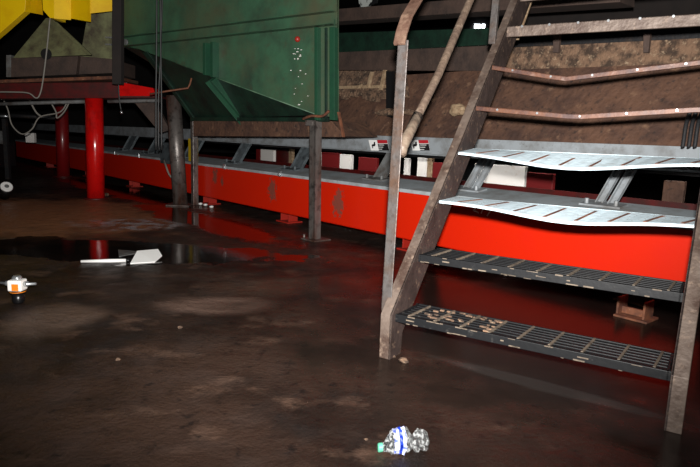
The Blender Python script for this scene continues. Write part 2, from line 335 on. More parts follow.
def sticker(x0, x1):
    n = 4.048; A = onb(x0, 140, n); B = onb(x1, 140, n); C_ = onb(x1+2, 150.5, n); D = onb(x0+2.5, 150.5, n)
    mid = A.lerp(B, .47); midb = D.lerp(C_, .45)
    def q(a, b_, c, d, off=.001): return [p-BN*off for p in (a, b_, c, d)]
    st = MB().prism([A, B, C_, D], BN*-.0006).build('warning_sticker', 'white', cvy, label='small warning sticker with pictogram, red header and black text panel')
    MB().prism(q(mid, B, B.lerp(C_, .32), mid.lerp(midb, .32)), BN*-.0005).build('header', 'stick_red', st)
    MB().prism(q(mid.lerp(midb, .36), B.lerp(C_, .36), C_, midb), BN*-.0005).build('text_panel', 'stick_black', st)
    mb = MB(); e = (B-A).normalized(); c0 = A.lerp(midb, .5)
    mb.hexa(c0-BN*.0016, e*.05, BN*.0005, (ZZ*.02)+e*.01, True); mb.hexa(c0-BN*.0016+e*.012+ZZ*.016, e*.02, BN*.0005, ZZ*.03, True); mb.hexa(c0-BN*.0016-e*.012-ZZ*.018, e*.014, BN*.0005, ZZ*.022, True)
    mb.build('pictogram', 'stick_black', st)
    mb = MB(); p = mid.lerp(midb, .5); 
    for k in range(3): mb.hexa(p-BN*.0018+e*.012-ZZ*(.02*k), e*(.075-.012*k), BN*.0005, ZZ*.005)
    mb.build('text_lines', 'white', st)
sticker(368.5, 387); sticker(410, 428)
mb = MB()                                                              # chalk 277 near the upper edge of the orange side
def stroke(pts):
    P = [onb(x, y, CN-.001) for x, y in pts]
    for a, b_ in zip(P, P[1:]):
        t = (b_-a); up = t.cross(BN).normalized()*.011
        mb.hexa(a-up/2, t, up, BN*-.001)
stroke([(470, 206), (473, 202), (477, 204), (475, 209), (473, 210), (479, 213)])
stroke([(479, 204), (485, 205), (481, 213.5)]); stroke([(487, 206), (493, 207), (487, 216)])
mb.build('chalk_number', 'chalk', cvy, label='pale hand-written number 277')
a = atz(613, 316); MB().hexa(a, BA*.19, BN*.16, ZZ*.012).hexa(a+BN*.03, BA*.012, BN*.12, ZZ*.11).hexa(a+BN*.03+BA*.15, BA*.012, BN*.12, ZZ*.11).hexa(a+BN*.08, BA*.16, BN*.02, ZZ*.05).build('foot', 'rust', cvy, .002, label='rusty brown foot')
# box and hose on the deck edge at far left, yellow tape
MB().hexa(onb(160, 163, 3.60), BA*.45, BN*.14, ZZ*.30).build('junction_box', 'bluegrey', cvy, .01)
tag(MB().tube(curve([onb(164, 160, 3.55), onb(166, 166, 3.5), onb(169, 174, 3.5), onb(174, 181, 3.52), onb(176, 190, 3.52)]), .013, 8).build('hose', 'cable_pale'), 'pale hose hanging down over the conveyor side left of the round grey column', 'hose')
MB().hexa(onb(188.5, 161, 3.62), BA*.26, BN*.01, ZZ*.30).build('yellow_plate', 'tape', cvy)

# ------------------------------------------------------------------ brown plate wall above the conveyor, beams
ch = thing('chute_wall', 'long caked brown steel chute side above the grey conveyor guard', 'chute', CV(-2, 4.3, .97))
MB().loft([CV(-6, 4.10, .985), CV(2.6, 4.10, .985), CV(2.6, 4.12, .985), CV(-6, 4.12, .985)], [CV(-6, 4.40, 1.60), CV(2.6, 4.40, 1.56), CV(2.6, 4.42, 1.56), CV(-6, 4.42, 1.60)]).build('side_plate', 'brown', ch)
n = 4.38
MB().prism([onb(320, 53, n), onb(500, 45, n), onb(500, 71, n), onb(320, 70, n)], BN*.05).build('top_board', 'dbrown', ch, .004)
MB().prism([onb(500, 48, n), onb(760, 35, n), onb(760, 62, n), onb(500, 70, n)], BN*.05).build('top_board', 'crust', ch, .004)
mb = MB()                                                             # stuck dirt band below the board
N_ = 34
for i in range(N_):
    x0 = 334 + i*2.0; h = 22+R.uniform(-5, 9)*(1 if x0 < 385 else 1)
    p = onb(x0, 71, 4.33); q = onb(x0+3.4, 71+h, 4.22)
    mb.loft([p, p+BA*.05, p+BA*.05+BN*.04, p+BN*.04], [V(v)+V((R.uniform(-.01, .01), R.uniform(-.01, .01), 0)) for v in (q-BA*.03, q+BA*.03, q+BA*.03+BN*.05, q-BA*.03+BN*.05)])
mb.build('stuck_dirt', 'crust', ch)
MB().prism([onb(386, 71, 4.2), onb(393, 71, 4.2), onb(392, 118, 4.16), onb(386, 116, 4.16)], BN*.03).build('dark_joint', 'void', ch)
for x, y0, y1 in ((370, 72, 88), (383, 70, 90), (360, 84, 88)):
    a, b_ = onb(x, y0, 4.25), onb(x-4, y1, 4.2); MB().hexa(a, BA*.03, BN*.03, b_-a).build('rib', 'tan', ch)
MB().hexa(onb(334, 89, 4.22), onb(386, 88, 4.22)-onb(334, 89, 4.22), BN*.03, ZZ*.03).build('rib', 'tan', ch)
for x in (555, 645):
    a = onb(x, 53, 4.34); MB().prism([a, onb(x, 33, 4.34), onb(x+7, 33, 4.34), onb(x+5, 53, 4.34)], BN*-.03).build('gusset', 'dbrown', ch, .002)
# a paler clod and ledge on the slope beside the stair
def clod(name, c, sx, label, mt, k=5):
    mb = MB(); bmesh.ops.create_icosphere(mb.bm, subdivisions=3, radius=1)
    rr = random.Random(k)
    from mathutils import noise as mn
    for v in mb.bm.verts:
        d = 1+.35*mn.noise(v.co*1.6+V((k, 0, 0))); v.co = V(c)+BA*(v.co.x*sx[0]*d)+BN*(v.co.y*sx[1]*d)+ZZ*(v.co.z*sx[2]*d)
    return tag(mb.build(name, mt), label, 'dirt clod')
clod('dirt_clod', onb(457, 110, 4.13), (.09, .04, .05), 'pale lump of dried dirt on the brown plate beside the stair stringer', 'tan', 3)
clod('dirt_clod', onb(395, 112, 4.13), (.28, .03, .035), 'long tan smear of dirt on the brown plate behind the pole', 'crust', 9)

def beamq(name, pts, n, depth, mt, label, cat='beam'):
    return tag(MB().prism([onb(x, y, n) for x, y in pts], BN*depth).build(name, mt, bevel=.004), label, cat)
beamq('steel_beam', [(300, 34), (520, 27), (520, 43), (300, 55)], 4.8, .2, 'dark_green', 'dark green beam crossing above the brown chute board')
beamq('steel_beam', [(300, 12), (620, -14), (620, 2), (300, 24)], 4.6, .25, 'dbrown', 'dark brown beam crossing high behind the handrail')
beamq('steel_beam', [(505, 33.5), (760, 22), (760, 36), (505, 47.5)], 4.7, .12, 'machine', 'dark slate beam with gussets behind the upper treads')
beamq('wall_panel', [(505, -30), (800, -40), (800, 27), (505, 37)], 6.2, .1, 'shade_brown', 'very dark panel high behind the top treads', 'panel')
mb = tag(MB().prism([onb(358, -3, 5.6), onb(378, -6, 5.6), onb(376, 3, 5.6), onb(360, 9, 5.6)], BN*.03).build('perforated_plate', mat('speckled_plate', (190, 195, 190), .6, layers=(((20, 20, 22), 6, .5, .54),))), 'small pale speckled plate above the dark brown beam', 'plate')

# ------------------------------------------------------------------ green hopper
hp = thing('hopper', 'big green steel feed hopper with sloping bottom on a thin post above the conveyor', 'hopper', (H0.x, H0.y, 0))
HD = V((-.15, 1.1, 0))
TL, TR_ = onh(122, -60), onh(338, -60)
BR, BC, AA, LL = onh(338, 118), onh(318, 115), onh(140, 50), onh(122, 46)
front = [TL, TR_, BR, BC, AA, LL]
MB().prism(front, HN*.012).build('front_plate', 'green', hp)
Bi, Ci = onh(312, 119, .45), onh(192, 119, .45)
MB().prism([AA, BC, Bi, Ci], HN*.01+ZZ*.004).build('bottom_plate', 'dark_green', hp)  # darker green puts this downward face's shade into the colour
MB().prism([TR_, BR, BR+HD, TR_+HD], HA*-.012).build('side_plate', 'green', hp)
MB().prism([TL, LL, LL+HD, TL+HD], HA*.012).build('side_plate', 'green', hp)
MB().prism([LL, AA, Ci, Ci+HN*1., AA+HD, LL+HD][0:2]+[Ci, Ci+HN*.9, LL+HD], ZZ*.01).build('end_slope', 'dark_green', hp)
def angle_bar(a, b_, d, hgt, wdt, name='angle_rail', mt='green'):
    e = b_-a; return MB().hexa(a, e, HN*-wdt, ZZ*-.008).hexa(a-HN*.004, e, HN*-.01, ZZ*-hgt).hexa(a-ZZ*hgt, e, HN*-wdt, ZZ*-.008).build(name, mt, hp, .002)
angle_bar(onh(125, 37.5), onh(338, 11.5), 0, .105, .09)
for x, yt, yb in ((209, 44, 76), (216.5, 43, 78)):
    MB().hexa(onh(x, yt), onh(x, yb)-onh(x, yt), HA*.04, HN*-.08).build('stiffener', 'mid_green', hp, .002)
for x0, x1 in ((318, 321), (333, 338)):
    MB().hexa(onh(x0, 28), onh(x0, 120)-onh(x0, 28), onh(x1, 40)-onh(x0, 40), HN*-.05).build('corner_angle', 'mid_green', hp, .003)
MB().hexa(onh(326, 28), onh(326, 118)-onh(326, 28), HA*.02, HN*-.02).build('stiffener', 'dark_green', hp, .002)
a, b_ = onh(214, 77), onh(249, 119.5, .38)
MB().hexa(a, b_-a, HA*.05, HN*-.07+ZZ*-.05).hexa(a, b_-a, HA*.012, HN*-.12+ZZ*-.07).build('slope_rib', 'mid_green', hp, .002)
a, b_ = onh(146, 52), onh(194, 120, .42)
MB().hexa(a, b_-a, HA*.06, HN*-.03).build('slope_rib', 'dark_green', hp, .002)
a, b_ = onh(192, 117.5, .40), onh(330, 117.5, .02)
MB().hexa(a, b_-a, HN*-.03, ZZ*-.04).hexa(a, b_-a, HN*.05, ZZ*-.008).build('bottom_rail', 'dark_green', hp, .002)
MB().prism([onh(193, 121, .40), onh(331, 121, .03), onh(345, 136, .03), onh(340, 137, .03), onh(193, 136, .40)], HN*.5).build('outlet_box', 'brown', hp, .005, label='rust-brown outlet box')
a = onh(337, 112, -.03); MB().hexa(a, onh(342, 137, -.03)-a, HA*.02, HN*.02).build('bent_strip', 'rust', hp)
k = MB(); bmesh.ops.create_uvsphere(k.bm, u_segments=16, v_segments=10, radius=.026)
for f in k.bm.faces: f.smooth = True
bmesh.ops.translate(k.bm, verts=k.bm.verts, vec=onh(299, 39.5)-HN*.02); k.build('knob', 'knob', hp, label='small round red knob')
k = MB(); c = onh(131, 43)-HN*.055; k.tube([c, c-HN*.02], .035, 14).build('bolt_head', 'dull_grey', hp)
MB().tube([AA-HN*.006, BC-HN*.006], .006, 6).build('worn_edge', 'worn', hp)
MB().tube([onh(337.5, 20)-HN*.04, onh(337.5, 118)-HN*.04], .004, 6).build('worn_edge', 'worn', hp)
k = MB()
for i in range(22):
    x = 298+R.gauss(0, 4); y = 48+R.random()*58
    if y > 40+(x-214)*.33+40: continue
    k.hexa(onh(x, y)-HN*.003, HA*R.uniform(.006, .026), HN*.002, ZZ*R.uniform(.004, .008))
k.build('paint_chips', 'white_board', hp)['kind'] = 'stuff'
pb = atz(311, 240); pt = aty(312, 121, pb.y); e = V((pt.x-pb.x, 0, 0))
MB().hexa(pb-BA*.04, BA*.085, BN*.012, V((0, 0, pt.z))+e).hexa(pb-BA*.04, BA*.012, BN*.08, V((0, 0, pt.z))+e).hexa(pb+BA*.033, BA*.012, BN*.08, V((0, 0, pt.z))+e).build('leg', 'post', hp, .002)
MB().hexa(pb-BA*.09-BN*.05, BA*.2, BN*.2, ZZ*.012).tube([pb-BA*.07-BN*.03, pb-BA*.07-BN*.03+ZZ*.05], .012, 6).build('base_plate', 'post', hp)
a = onh(303, 119, -.03); MB().tube(curve([a, onh(311, 116, -.06), onh(322, 116, -.06), onh(329, 111, -.06)]), .012, 8).build('hook_rod', 'rust', hp)
MB().hexa(onh(305, 120, -.03), HA*.09, HN*.06, ZZ*-.05).build('post_cap', 'post', hp, .004)

# thin post and round column left of it
pb = atz(196, 205)-BN*.05; tag(MB().hexa(pb-BA*.035, BA*.07, BN*.07, ZZ*1.12).build('steel_post', 'post', bevel=.004), 'thin square grey post standing between the round grey column and the hopper leg', 'post')
pb = atz(180.5, 205)
t = thing('round_column', 'round dark grey steel column beside the conveyor under the hopper end', 'column', pb)
MB().tube([pb, pb+V((-.07, 0, 1.40))], .093, 28).build('shaft', 'post', t)
MB().box(pb+ZZ*.008, (.3, .3, .016)).build('base_plate', 'post', t, .003)
for i, (px, w_) in enumerate((((186.5, 203), 'leftmost'), ((191.5, 204), 'middle'), ((197.5, 206), 'rightmost'))):  # bright floor glints modelled as small white pieces
    p = atz(px[0]+14, px[1]+2)
    c = MB(); bmesh.ops.create_icosphere(c.bm, subdivisions=2, radius=.028); bmesh.ops.scale(c.bm, verts=c.bm.verts, vec=(1, 1, .6)); bmesh.ops.translate(c.bm, verts=c.bm.verts, vec=p+ZZ*.017)
    tag(c.build('white_glint', 'white'), w_+' of the three white pieces standing in for glints on the wet floor right of the thin post', 'white_glint', 'white glint pieces beside the thin post')

# ------------------------------------------------------------------ red columns and red frame
def red_col(x, y, ytop, rad, label, mt='red'):
    pb = atz(x, y); pt = aty(x-2, ytop, pb.y)
    t = thing('red_column', label, 'column', pb)
    MB().tube([pb+ZZ*.02, V((pt.x, pt.y, pt.z))], rad, 32).build('shaft', mt, t)
    MB().tube([pb, pb+ZZ*.02], rad*1.35, 24).build('base_plate', 'dark_red', t)
    return pb, pt
cb, ct = red_col(96, 199, 96, .115, 'glossy bright red round column, the nearer and larger of the two')
red_col(63.5, 177, 105, .115, 'darker red round column farther back at left', 'dim_red')
CY = cb.y
fr = thing('red_frame', 'long red steel beam carrying the olive machine, on top of the red column', 'frame', (ct.x, CY, ct.z))
A1, A2, B1, B2 = aty(-60, 84, CY-.15), aty(127, 82, CY-.15), aty(127, 96, CY-.15), aty(-60, 98, CY-.15)
MB().prism([A1, A2, B1, B2], V((0, .4, 0))).build('beam', 'dark_red', fr, .004)
A1, A2, B1, B2 = aty(119, 82, CY-.2), aty(153, 88, CY-.2), aty(156, 96, CY-.2), aty(119, 96, CY-.2)
MB().prism([A1, A2, B1, B2], V((0, .25, 0))).build('beam_end', 'red', fr, .004)
MB().hexa(aty(-60, 85, CY-.25), aty(116, 79, CY-.25)-aty(-60, 85, CY-.25), V((0, .8, 0)), ZZ*.04).build('top_plate', 'rust', fr, .003)
MB().hexa(aty(-60, 99, CY-.18), aty(157, 97.5, CY-.18)-aty(-60, 99, CY-.18), V((0, .4, 0)), ZZ*.025).build('bottom_flange', 'dark_red', fr, .003)

mc = thing('machine', 'olive pyramid hood on a brown box resting on the red frame', 'machine', aty(50, 80, CY))
def poly(pts, Y, dep, name, mt, par, **k): return MB().prism([aty(x, y, Y) for x, y in pts], V((0, dep, 0))).build(name, mt, par, .004, **k)
poly([(11, 58), (78, 56), (76, 74.5), (11, 77)], CY-.2, .9, 'base_box', 'dbrown', mc)
poly([(78, 56), (113, 59), (113, 73), (76, 74.5)], CY-.12, .8, 'base_box', 'dbrown', mc)
MB().loft([aty(13, 58, CY-.2), aty(88, 55, CY-.2), aty(88, 55, CY+.6), aty(13, 58, CY+.6)], [aty(46, 18, CY+.1), aty(52, 18, CY+.1), aty(52, 18, CY+.3), aty(46, 18, CY+.3)]).build('hood', 'olive', mc)
MB().hexa(aty(53, 22, CY+.06), aty(88, 55, CY-.24)-aty(53, 22, CY+.06), V((.06, 0, 0)), V((0, -.03, 0))).build('hood_rib', 'olive', mc)
a = aty(46, 54, CY-.22); MB().tube([a, a+V((0, .01, 0))], .07, 16).build('port', 'void', mc)
poly([(88, 12), (112, 10), (112, 60), (80, 57)], CY+.5, .1, 'side_panel', 'olive', mc)
for y in (38, 45): MB().hexa(aty(105, y, CY+.45), V((.09, 0, 0)), V((0, .04, 0)), ZZ*.02).build('latch', 'silver', mc)
poly([(6, 55), (11, 55), (11, 77), (6, 77)], CY-.15, .1, 'corner_post', 'dull_grey', mc)
yg = thing('belt_guard', 'bright yellow folded sheet-metal guard hanging above the olive hood', 'guard', aty(60, 20, CY-.4))
Y0 = CY-.5
poly([(-60, -60), (30, -60), (25, 11), (0, 33), (-60, 82)], Y0, .12, 'end_panel', 'yellow', yg)
MB().loft([aty(25, 11.5, Y0), aty(25, -40, Y0), aty(25, -40, Y0+.02), aty(25, 11.5, Y0+.02)], [aty(43, 15, Y0+.35), aty(38, -40, Y0+.35), aty(38, -40, Y0+.37), aty(43, 15, Y0+.37)]).build('folded_panel', 'yellow', yg)
MB().prism([aty(40, -40, Y0+.1), aty(43, 10, Y0+.1), aty(50, 18, Y0+.1), aty(54, 18, Y0+.1), aty(54, -40, Y0+.1)], V((0, .3, 0))).build('front_panel', 'yellow', yg)
MB().loft([aty(54, 18.5, Y0+.1), aty(54, -40, Y0+.1), aty(54, -40, Y0+.15), aty(54, 18.5, Y0+.15)], [aty(71, 20, Y0+.22), aty(71, -40, Y0+.22), aty(71, -40, Y0+.27), aty(71, 20, Y0+.27)]).build('front_panel', 'yellow', yg)
MB().loft([aty(71, 18.5, Y0+.22), aty(71, -40, Y0+.22), aty(71, -40, Y0+.27), aty(71, 18.5, Y0+.27)], [aty(91, 22, Y0+.05), aty(91, -40, Y0+.05), aty(91, -40, Y0+.10), aty(91, 22, Y0+.10)]).build('front_panel', 'yellow', yg)
MB().loft([aty(90, 13.5, Y0+.05), aty(90, -40, Y0+.05), aty(90, -40, Y0+.10), aty(90, 13.5, Y0+.10)], [aty(112.5, 11, Y0+.2), aty(112.5, -40, Y0+.2), aty(112.5, -40, Y0+.25), aty(112.5, 11, Y0+.25)]).build('front_panel', 'yellow', yg)
# dark vertical structure between machine and hopper
tag(MB().prism([aty(112, -40, 7.1), aty(121, -40, 7.1), aty(121, 84, 7.1), aty(112, 84, 7.1)], V((0, .1, 0))).build('steel_upright', 'shade_brown', bevel=.004), 'shadow-dark upright between the yellow guard and the green hopper', 'upright')
tag(MB().prism([aty(128, 95, 8.4), aty(150, 95, 8.4), aty(170, 130, 8.4), aty(160, 133, 8.4)], V((0, .1, 0))).build('diagonal_brace', 'dbrown', bevel=.004), 'brown diagonal brace below the right end of the red frame', 'brace')

# ------------------------------------------------------------------ dark clutter at far left
FY = 12.6
def fbar(x0, y0, x1, y1, r, mt, Y=FY): return MB().tube([aty(x0, y0, Y), aty(x1, y1, Y)], r, 10)
for (x0, y0, x1, y1, r, mt, Y, lb) in ((-20, 104.5, 86, 101.5, .025, 'dull_grey', CY+.05, 'thin grey pipe running just under the red frame at left'), (108, 101.5, 160, 100.5, .025, 'dull_grey', CY+.05, 'thin grey pipe behind the bright red column, right side'), (-20, 114, 60, 118, .04, 'machine', 11.6, 'dark pipe crossing behind the hanging cables')):
    tag(MB().tube([aty(x0, y0, Y), aty(x1, y1, Y)], r, 10).build('pipe', mt), lb, 'pipe')
p = aty(32, 143, 11.9); 
t = thing('far_machine', 'dark low machine block standing far back at left behind the red columns', 'machine', (-9.5, 12.9, 0))
MB().hexa((-11.2, 12.9, 0), (3.4, 0, 0), (0, .9, 0), (0, 0, .55)).build('body', 'machine', t, .01)
MB().hexa((-10.6, 12.85, .55), (2.6, 0, 0), (0, .5, 0), (0, 0, .30)).build('housing', 'machine', t, .02)
MB().hexa((-9.9, 12.8, .2), (2.0, 0, 0), (0, .1, 0), (0, 0, .18)).build('cover', 'dark_red', t, .01)
p = aty(25.5, 142.5, 11.8); tag(MB().hexa(p, (.17, 0, 0), (0, .1, 0), (0, 0, .19)).build('control_box', 'white_board', bevel=.01), 'small pale box in the dark behind the red columns', 'box')
p = aty(-3, 144, 10.9); tag(MB().hexa(p, (.12, 0, 0), (0, .1, 0), (0, 0, .24)).build('control_box', 'dull_grey', bevel=.01), 'reddish grey box cut by the left picture edge', 'box')
p = aty(-2, 116, 9); tag(MB().tube([p, p+V((.15, 0, 0))], .017, 10).build('rod', 'silver'), 'short bright rod at the left picture edge above the white box', 'rod')
p = aty(6, 190, 10.5); tag(MB().hexa((p.x, p.y, 0), (.07, 0, 0), (0, .07, 0), (0, 0, 1.1)).build('steel_post', 'machine'), 'thin dark post near the left picture edge beneath the pipes', 'post')
def cable(pts, r, mt, label, Y=None, fn=None):
    P = [aty(*q) if len(q) == 3 else aty(q[0], q[1], Y) for q in pts]
    return tag(MB().tube(curve(P), r, 8).build('cable', mt), label, 'cable')
cable([(50, 18), (47, 48), (43, 80), (40, 94), (36, 98), (28, 93), (10, 92), (-20, 92)], .009, 'cable_pale', 'grey cable dropping from the yellow guard and turning left along the red frame', CY-.5)
cable([(4, 101), (8, 110), (12, 125), (22, 134), (32, 129), (40, 117), (60, 112), (68, 101)], .009, 'cable_pale', 'grey cable looping low under the red frame at far left', CY+.1)
cable([(50, 101), (56, 112), (57, 118), (64, 112), (70, 101)], .010, 'cable_pale', 'short grey cable loop against the darker red column', CY+.2)
cable([(30, 101), (36, 112), (42, 117)], .012, 'cable_pale', 'thin short cable meeting the low loop at left', CY+.12)
for x0, x1, lb in ((157, 156, 'left of the three dark cables hanging before the green hopper'), (160, 161.5, 'middle of the three dark cables hanging before the green hopper'), (163, 158.5, 'right of the three dark cables hanging before the green hopper')):
    cable([(x0, -30), ((x0+x1)/2, 50), (x1, 100), (x1, 150)], .009, 'cable', lb, 6.4+(x0-160)*.02)
cable([(117, 30), (118, 60), (119, 95), (121, 110)], .008, 'cable', 'thin cable with a bright tip hanging past the red frame end', 7.3)
k = aty(121, 111, 7.3); tag(MB().tube([k, k+V((.01, 0, -.03))], .014, 10).build('cable_plug', 'silver'), 'bright metal tip at the end of the thin cable', 'plug')
tag(MB().tube([aty(150, 94, 6.6), aty(168, 91, 6.6), aty(188, 88, 6.6), aty(190, 84, 6.6), aty(191.5, 78, 6.6)], .010, 8).build('bent_rod', 'rust'), 'thin rusty bent rod before the dark slope of the hopper', 'rod')

# ------------------------------------------------------------------ painted boards behind the conveyor
def board(x0, y0, x1, y1, n, mt, label, name='board', grp=None):
    a = onb(x0, y1, n); b_ = onb(x1, y1, n); t = onb(x0, y0, n)
    return tag(MB().hexa((a.x, a.y, 0) if False else V((a.x, a.y, 0)), V((b_.x-a.x, b_.y-a.y, 0)), BN*.05, ZZ*t.z).build(name, mt, bevel=.005), label, 'panel' if mt != 'brick' else 'post', grp)
for args in ((256, 149, 260, 160, 5.6, 'brick', 'narrow red post left of the brightest white panel behind the conveyor'),
             (260.5, 149, 273.5, 160, 5.6, 'white_board', 'bright white panel seen through the gap left of the hopper leg'),
             (274, 149, 288, 162, 5.75, 'dark_red', 'dark red panel between white and tan behind the conveyor'),
             (288.5, 149, 292, 160, 5.6, 'tan', 'narrow tan board behind the conveyor left of the hopper leg'),
             (315, 152, 321, 161, 5.6, 'white_board', 'narrow white panel just right of the hopper leg'),
             (321.5, 152, 339, 162, 5.6, 'brick', 'red panel behind the conveyor right of the hopper leg'),
             (339.5, 154, 351, 165, 5.6, 'white_board', 'white panel between two red panels behind the conveyor'),
             (358, 157, 376, 172, 5.6, 'brick', 'red panel behind the slanted bracket under the stickers'),
             (385, 157, 390, 168, 5.6, 'white_board', 'thin white strip left of the handrail post'),
             (403.5, 158, 408, 170, 5.6, 'white_board', 'narrow white panel right of the handrail post'),
             (417, 157, 426.5, 168, 5.6, 'white_board', 'white panel under the right warning sticker'),
             (427, 157, 432, 168, 5.6, 'tan', 'narrow tan board under the right warning sticker'),
             (432.5, 162, 446, 170, 5.6, 'brick', 'red panel beside the stair stringer behind the conveyor'),
             (474, 163, 525, 172, 5.9, 'white_board', 'long pale board low behind the white tread'),
             (525.5, 172, 552, 190, 5.2, 'brick', 'dark red block behind the conveyor between the white treads'),
             (661, 180, 682, 204, 5.0, 'brown', 'brown caked block behind the conveyor at right')): board(*args)

# ------------------------------------------------------------------ stair
st = thing('staircase', 'steep steel stair with grated lower treads and bent pale upper treads', 'staircase', ST(.55, .0, 0))
RISE, RUN, Z1, W = .24, .211, .206, 1.098
def vf(z): return -.035+(z-.206)*.915
def vb(z): return vf(z)+.215
ztop = 2.7
side = [(-.035, 0), (.075, 0), (vb(.10), .10), (vb(ztop), ztop), (vf(ztop), ztop), (-.035, .206)]
for u0, su in ((0, -1), (W, 1)):
    MB().prism([ST(u0, v, z) for v, z in side], SA*(.009*su)).build('stringer_web', 'web', st, .001)
    fp = [(-.035, 0), (-.035, .206), (vf(ztop), ztop)]
    mb = MB()
    for (v0, z0), (v1, z1) in zip(fp, fp[1:]):
        mb.prism([ST(u0, v0, z0), ST(u0+.055*su, v0, z0), ST(u0+.055*su, v1, z1), ST(u0, v1, z1)], SB*.010)
    mb.build('stringer_flange', 'stringer', st, .002)
    mb = MB()
    bpz = [(.075, 0), (vb(.10), .10), (vb(ztop), ztop)]
    for (v0, z0), (v1, z1) in zip(bpz, bpz[1:]):
        mb.prism([ST(u0, v0, z0), ST(u0+.055*su, v0, z0), ST(u0+.055*su, v1, z1), ST(u0, v1, z1)], SB*-.010)
    mb.build('stringer_flange', 'stringer', st, .002)
def sag(n, u):
    if n == 3: return -.040*math.exp(-((u-.60)/.30)**2)
    if n == 4: return -.052*math.exp(-((u-.55)/.36)**2)
    if n == 5: return -.040*max(0, 1-abs(u-.52)/.52)
    if n == 6: return -.075*max(0, 1-(.40-u)/.42 if u < .4 else 1-(u-.40)/.72)
    return 0
TD = .225
def tread(n):
    z = Z1+RISE*(n-1); v0 = RUN*(n-1); K = 16
    us = [i/K*W for i in range(K+1)]
    zz = lambda u: z+sag(n, u)
    if n <= 2:
        mt, lip, name = 'black', .036, 'tread'
        t = MB().strip([ST(u, v0, zz(u)) for u in us], [ST(u, v0+.014, zz(u)) for u in us], lip).strip([ST(u, v0+TD-.012, zz(u)) for u in us], [ST(u, v0+TD, zz(u)) for u in us], lip).hexa(ST(.006, v0, z-lip), SA*.01, SB*TD, ZZ*lip).hexa(ST(W-.016, v0, z-lip), SA*.01, SB*TD, ZZ*lip).build('tread', 'black', st, .002, label='black grated tread')
        MB().hexa(ST(.016, v0+.014, z-.034), SA*(W-.032), SB*(TD-.03), ZZ*.004).build('pan', 'void', t)
        mb = MB()
        for k in range(6):
            v = v0+.022+k*.0335
            mb.hexa(ST(.016, v, z-.030), SA*(W-.032), SB*.021, ZZ*.026)
        mb.build('grating_bars', 'black', t, .002)
        mb = MB()
        for k in range(9):
            u = .055+k*.123+R.uniform(-.004, .004); mb.hexa(ST(u, v0+.012, z-.016), SA*.009, SB*(TD-.024)+SA*.012, ZZ*.0185)
        mb.build('cross_bars', 'cross', t, .001)
        mb = MB()                                                     # worn, dirt-crusted edge of the nosing
        for k in range(26):
            u = R.uniform(.01, W-.06); mb.hexa(ST(u, v0-.0015, z-R.choice((.004, .036, .034, .02))), SA*R.uniform(.01, .05), SB*.003, ZZ*R.uniform(.002, .006))
        mb.build('dirt_flecks', 'cross', t)['kind'] = 'stuff'
        if n == 1:
            mb = MB()
            for k in range(34):
                u = R.uniform(.1, .42); v = v0+R.uniform(.02, .20); mb.hexa(ST(u, v, z-.004), SA*R.uniform(.012, .04), SB*R.uniform(.006, .012), ZZ*.006)
            mb.build('caked_mud', 'crust', t)['kind'] = 'stuff'
    elif n <= 4:
        lip = .013; up = .012 if n == 4 else .004
        fz = lambda u, v: z+sag(n, u)*(1-v/TD)+up*v/TD
        fr_ = [ST(u, v0-.004, zz(u)) for u in us]; bk = [ST(u, v0+TD-.02, z+up) for u in us]
        t = MB().strip(fr_, bk, .006).strip(fr_, [p+SB*.006 for p in fr_], lip).strip([p-SB*.006 for p in bk], bk, lip).build('tread', 'white_tread', st, .001, label='pale blue-white painted tread with rust slots, bent in the middle')
        mb = MB(); mt2 = 'copper'
        for k in range(8):
            u = .09+k*.137; p = ST(u, v0+.01, fz(u, .012)+.0012); q = ST(u+.055, v0+TD-.05, fz(u+.055, TD-.05)+.0012)
            mb.hexa(p, SA*.014, q-p, ZZ*.0025)
        mb.build('rust_slots', 'rust', t)
        mb = MB()
        for k in range(46):
            for j in range(6):
                if R.random() < .35: continue
                u = .03+k*.0232+R.uniform(-.003, .003); v = .03+j*.028; mb.hexa(ST(u, v0+v, fz(u, v)+.0004), SA*.006, SB*.006, ZZ*.0006)
        mb.build('punched_studs', 'dull_grey', t)['kind'] = 'stuff'
    elif n <= 6:
        us = us; d = TD-.02
        fr_ = [ST(u, v0-.004, zz(u)) for u in us]; bk = [ST(u, v0+d, zz(u)+.004) for u in us]
        t = MB().strip(fr_, bk, .006).strip(fr_, [p+SB*.007 for p in fr_], .024).build('tread', 'copper', st, .002, label='thin worn brown tread with a kink in the middle')
        for k in range(5):
            u = .12+k*.21; MB().tube([ST(u, v0-.005, zz(u)-.010), ST(u, v0-.009, zz(u)-.010)], .006, 8).build('rivet', 'silver', t)
    else:
        fr_ = [ST(u, v0-.004, z) for u in us]; bk = [ST(u, v0+.13, z) for u in us]
        t = MB().strip(fr_, bk, .008).strip(fr_, [p+SB*.02 for p in fr_], .06).build('tread', 'stringer', st, .003, label='thick brown mud-covered upper tread')
        for k in range(7):
            u = .09+k*.155; MB().tube([ST(u, v0-.006, z-.006), ST(u, v0-.010, z-.006)], .007, 8).build('rivet', 'silver', t)
for n in range(1, 10): tread(n)
